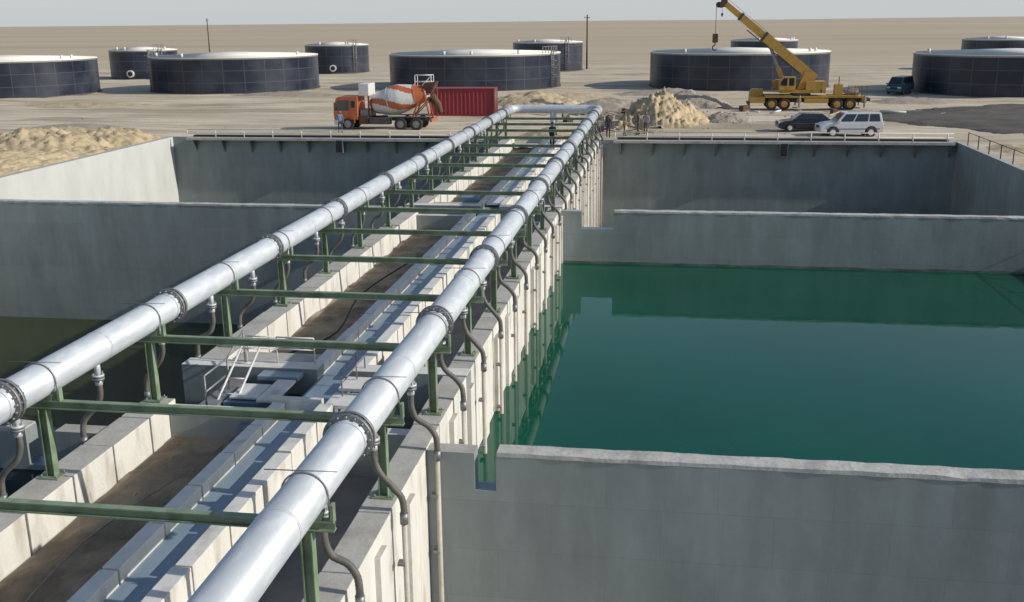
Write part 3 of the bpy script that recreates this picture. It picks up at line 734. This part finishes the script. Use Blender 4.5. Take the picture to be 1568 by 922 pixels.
def car(name,loc,rz,paint,kind='suv'):
    e=empty(name,loc,rz,VS)
    if kind=='suv': L_,W2,zb,zs,zr=4.75,.93,.38,1.12,1.85; roof=(-2.15,.55); belt=(-2.32,1.25); hood=1.12; wr=.39; ax=(1.42,-1.42)
    elif kind=='sedan': L_,W2,zb,zs,zr=4.6,.88,.28,.92,1.42; roof=(-1.15,.45); belt=(-1.85,1.2); hood=.92; wr=.32; ax=(1.38,-1.35)
    else: L_,W2,zb,zs,zr=4.7,.9,.35,1.15,2.0; roof=(-2.2,1.2); belt=(-2.3,2.05); hood=1.15; wr=.34; ax=(1.45,-1.3)
    h=L_/2
    b=B()
    def arch(cx,r_):  return [(cx-r_*math.cos(a),wr+r_*math.sin(a)) for a in [math.pi*i/10 for i in range(11)]]
    prof=[(-h,zb+.05)]+arch(ax[1],wr+.07)+arch(ax[0],wr+.07)+[(h-.03,zb+.02),(h,zb+.35),(h-.1,hood-.22),(h-.45,hood-.08),(belt[1],zs),(belt[0],zs),(-h+.02,zs-.1)]
    b.prism(prof,-W2,W2,paint)
    b.build('body',e,bevel=.045)
    b=B()
    wi=W2-.03; wt=W2-.2
    def ring(x0,x1,z,w): return [(x0,-w,z),(x1,-w,z),(x1,w,z),(x0,w,z)]
    vs=ring(belt[0]+.02,belt[1]-.02,zs-.005,wi)+ring(roof[0],roof[1],zr,wt)
    b.add(vs,[(0,3,2,1),(0,1,5,4),(1,2,6,5),(2,3,7,6),(3,0,4,7),(4,5,6,7)],paint)
    b.build('cabin',e,bevel=.05)
    b=B()
    def lerp(a,c,t): return a+(c-a)*t
    def sidepanel(s_,u0,u1):
        v0,v1=.12,.86; out=[]
        for (u,v) in ((u0,v0),(u1,v0),(u1,v1),(u0,v1)):
            xa=lerp(belt[0],roof[0],v); xb=lerp(belt[1],roof[1],v); x=lerp(xa,xb,u); y=s_*(lerp(wi,wt,v)+.014); out.append((x,y,lerp(zs,zr,v)))
        b.add(out,[(0,1,2,3)],'glass')
    for s_ in (-1,1):
        for c in [(.06,.3),(.33,.62),(.65,.93)]: sidepanel(s_,*c)
    def endpanel(front):
        out=[]
        for v in (.1,.9):
            x=(lerp(belt[1],roof[1],v)+.008) if front else (lerp(belt[0],roof[0],v)-.008)
            w=lerp(wi,wt,v)-.1; out.append((x,-w,lerp(zs,zr,v))); out.append((x,w,lerp(zs,zr,v)))
        b.add([out[0],out[1],out[3],out[2]],[(0,1,2,3)],'glass')
    endpanel(True); endpanel(False)
    b.build('windows',e)
    b=B()
    for x in ax:
        for y in (-W2+.1,W2-.1): wheel(b,x,y,wr,.22,'white' if kind!='van' else 'steelgrey')
    b.box(-h+.3,h-.3,-W2+.22,W2-.22,zb-.08,zb+.3,'black')
    for x in ax: b.box(x-wr-.05,x+wr+.05,-W2+.2,W2-.2,zb,wr*2+.05,'black')
    b.build('wheels',e)
    b=B()
    for s_ in (-1,1):
        b.box(h-.12,h-.03,s_*(W2-.28)-.2,s_*(W2-.28)+.2,zb+.38,zb+.56,'white'); b.box(-h-.015,-h+.05,s_*(W2-.12)-.09,s_*(W2-.12)+.09,zs-.5,zs-.15,'orange')
        b.box(belt[1]-.35,belt[1]-.2,s_*(W2+.1)-.09,s_*(W2+.1)+.09,zs+.02,zs+.18,paint)
        b.box(-h+.3,h-.5,min(s_*W2,s_*(W2+.02)),max(s_*W2,s_*(W2+.02)),.62,.68,'joint')
        if kind=='suv': b.cyl((roof[0]+.2,s_*(wt-.08),zr+.06),(roof[1]-.2,s_*(wt-.08),zr+.06),.025,6,'steelgrey')
    b.box(h-.04,h+.005,-.4,.4,zb+.3,zb+.5,'black')
    b.build('trim',e,bevel=.01)
car('white_suv',(11.9,69.0,GZ+.02),math.pi+R(6),'carwhite','suv')
car('dark_sedan',(9.6,72.3,GZ+.02),math.pi+R(4),'cardark','sedan')
car('teal_van',(23.5,109.0,GZ),R(-120),'teal','van')

b=B(); cx,cy=-26.0,110.2
for x in (-.9,.9):
    for y in (-.6,.6): b.cyl((cx+x,cy+y,GZ),(cx+x,cy+y,1.6),.05,6,'white')
for z in (.3,.9,1.6):
    for y in (-.6,.6): b.cyl((cx-.9,cy+y,z),(cx+.9,cy+y,z),.04,6,'white')
    for x in (-.9,.9): b.cyl((cx+x,cy-.6,z),(cx+x,cy+.6,z),.04,6,'white')
b.cyl((cx-.9,cy-.6,-.2),(cx+.9,cy-.6,1.5),.04,6,'white'); b.build('scaffold_stair')

# ---------------------------------------------------------------- people
def person(loc,rz,shirt,trous,lean=0,armf=.3,stride=.15):
    e=empty('standing_person',loc,rz,VS)
    J={'pel':(0,0,.95),'sp':(lean*.3,0,1.2),'ch':(lean*.7,0,1.42),'nk':(lean,0,1.53),
       'hl':(0,.1,.92),'kl':(stride*.5,.11,.5),'al':(stride,.11,.09),'tl':(stride+.18,.12,.04),
       'hr':(0,-.1,.92),'kr':(-stride*.3,-.11,.5),'ar':(-stride,-.11,.09),'tr':(-stride+.18,-.12,.04),
       'sl':(lean*.9,.19,1.43),'el':(lean+.02,.25,1.15),'wl':(lean+armf*.6,.24,.92),
       'sr':(lean*.9,-.19,1.43),'er':(lean-.02,-.25,1.15),'wr':(lean+armf,-.2,.98)}
    RR={'pel':.15,'sp':.135,'ch':.15,'nk':.06,'hl':.095,'kl':.065,'al':.045,'tl':.04,'hr':.095,'kr':.065,'ar':.045,'tr':.04,'sl':.065,'el':.045,'wl':.032,'sr':.065,'er':.045,'wr':.032}
    ed=[('pel','sp'),('sp','ch'),('ch','nk'),('pel','hl'),('hl','kl'),('kl','al'),('al','tl'),('pel','hr'),('hr','kr'),('kr','ar'),('ar','tr'),('ch','sl'),('sl','el'),('el','wl'),('ch','sr'),('sr','er'),('er','wr')]
    ks=list(J); me=bpy.data.meshes.new('body'); me.from_pydata([J[k] for k in ks],[(ks.index(a),ks.index(c)) for a,c in ed],[])
    o=bpy.data.objects.new('body',me); sc.collection.objects.link(o); o.parent=e
    o.modifiers.new('skin','SKIN')
    for i,k in enumerate(ks): me.skin_vertices[0].data[i].radius=(RR[k],RR[k]); me.skin_vertices[0].data[i].use_root=(k=='pel')
    ss=o.modifiers.new('s','SUBSURF'); ss.levels=1; ss.render_levels=1
    m=bpy.data.materials.new('clothes'); m.use_nodes=True; N=m.node_tree.nodes; L=m.node_tree.links
    tc=N.new('ShaderNodeTexCoord'); sp=N.new('ShaderNodeSeparateXYZ'); L.new(tc.outputs['Object'],sp.inputs[0]); cr=N.new('ShaderNodeValToRGB'); cr.color_ramp.interpolation='CONSTANT'
    mr=N.new('ShaderNodeMapRange'); mr.inputs['From Max'].default_value=2; L.new(sp.outputs[2],mr.inputs[0]); L.new(mr.outputs[0],cr.inputs[0])
    cr.color_ramp.elements[0].color=(.02,.02,.02,1); cr.color_ramp.elements[1].position=.05; cr.color_ramp.elements[1].color=(*trous,1)
    q=cr.color_ramp.elements.new(.475); q.color=(*shirt,1); q=cr.color_ramp.elements.new(.755); q.color=(.25,.13,.08,1)
    b_=N['Principled BSDF']; b_.inputs['Roughness'].default_value=.9; L.new(cr.outputs[0],b_.inputs['Base Color']); me.materials.append(m)
    b=B(); hx=lean+.02
    b.tube([(hx,0,1.55),(hx+.01,0,1.6),(hx+.015,0,1.67),(hx+.005,0,1.74),(hx,0,1.79)],[.05,.082,.095,.085,.03],12,'skin')
    b.tube([(hx-.02,0,1.70),(hx-.02,0,1.76),(hx-.01,0,1.81)],[.10,.092,.03],12,'black')
    b.tube([(hx+.09,0,1.68),(hx+.125,0,1.65)],[.012,.018],6,'skin')
    for s_ in (-1,1): b.tube([(hx+.01,s_*.085,1.66),(hx,s_*.11,1.67)],[.03,.02],6,'skin'); b.tube([(hx+.085,s_*.035,1.69),(hx+.102,s_*.035,1.69)],[.012,.008],6,'black')
    b.box(hx+.085,hx+.10,-.03,.03,1.605,1.615,'rust')
    for s_,w in ((1,J['wl']),(-1,J['wr'])):
        for f in range(4): b.tube([(w[0],w[1]+(f-1.5)*.018,w[2]),(w[0]+.03,w[1]+(f-1.5)*.02,w[2]-.07),(w[0]+.045,w[1]+(f-1.5)*.02,w[2]-.13+abs(f-1.3)*.012)],[.016,.012,.008],6,'skin')
        b.tube([(w[0],w[1],w[2]),(w[0]+.05,w[1]-s_*.03,w[2]-.06)],[.016,.01],6,'skin')
    b.build('head_and_hands',e)
person((-22.6,69.6,GZ),R(-60),(.12,.20,.30),(.05,.07,.12))
person((-2.6,68.4,GZ),R(30),(.40,.30,.16),(.10,.09,.07))
person((-1.7,68.9,GZ),R(200),(.12,.10,.10),(.06,.06,.07))
person((-1.2,69.5,GZ),R(-100),(.30,.30,.32),(.12,.09,.06))
person((-3.6,67.2,GZ),R(90),(.05,.05,.06),(.05,.05,.06))
person((-6.36,58.5,.03),R(80),(.02,.02,.03),(.03,.03,.035),lean=.1,stride=.1)
person((-4.2,66.8,GZ),R(140),(.15,.12,.1),(.05,.06,.09),lean=.05)

# ---------------------------------------------------------------- light, sky, camera
EL=R(27); AZ=R(-5)
to_sun=Vector((math.cos(AZ)*math.cos(EL),math.sin(AZ)*math.cos(EL),math.sin(EL)))
sd=bpy.data.lights.new('sun','SUN'); sd.energy=3.9; sd.angle=R(.6); sd.color=(1,.94,.85)
so=bpy.data.objects.new('sun',sd); sc.collection.objects.link(so); so.rotation_euler=(-to_sun).to_track_quat('-Z','Y').to_euler(); so.location=(30,-10,40)
w=bpy.data.worlds.new('World'); sc.world=w; w.use_nodes=True; N=w.node_tree.nodes; L=w.node_tree.links
sk=N.new('ShaderNodeTexSky'); sk.sky_type='NISHITA'; sk.sun_disc=False; sk.sun_elevation=EL; sk.sun_rotation=R(95); sk.dust_density=.8; sk.air_density=1.0; sk.ozone_density=1.2
bg=N['Background']; L.new(sk.outputs[0],bg.inputs[0]); bg.inputs[1].default_value=.12
tc=N.new('ShaderNodeTexCoord'); sp=N.new('ShaderNodeSeparateXYZ'); L.new(tc.outputs['Generated'],sp.inputs[0])
mr=N.new('ShaderNodeMapRange'); mr.interpolation_type='SMOOTHSTEP'; mr.inputs['From Min'].default_value=-.02; mr.inputs['From Max'].default_value=.40; mr.inputs['To Min'].default_value=1; mr.inputs['To Max'].default_value=0; L.new(sp.outputs[2],mr.inputs[0])
bg2=N.new('ShaderNodeBackground'); bg2.inputs[0].default_value=(.57,.61,.65,1); bg2.inputs[1].default_value=1.0
ms=N.new('ShaderNodeMixShader')
mm=N.new('ShaderNodeMath'); mm.operation='MULTIPLY'; mm.inputs[1].default_value=.85; L.new(mr.outputs[0],mm.inputs[0]); L.new(mm.outputs[0],ms.inputs[0]); L.new(bg.outputs[0],ms.inputs[1]); L.new(bg2.outputs[0],ms.inputs[2]); L.new(ms.outputs[0],N['World Output'].inputs[0])

cd=bpy.data.cameras.new('camera'); co=bpy.data.objects.new('camera',cd); sc.collection.objects.link(co); sc.camera=co
cd.sensor_width=36; cd.lens=35.6; cd.clip_start=.1; cd.clip_end=20000
p=R(15.47); psi=R(8.55)
fw=Vector((-math.sin(psi)*math.cos(p),math.cos(psi)*math.cos(p),-math.sin(p)))
co.location=(0,0,7.2); co.rotation_mode='QUATERNION'
co.rotation_quaternion=fw.to_track_quat('-Z','Y')@Quaternion((0,0,1),-.0102)
sc.view_settings.view_transform='Standard'; sc.view_settings.look='None'; sc.view_settings.exposure=0
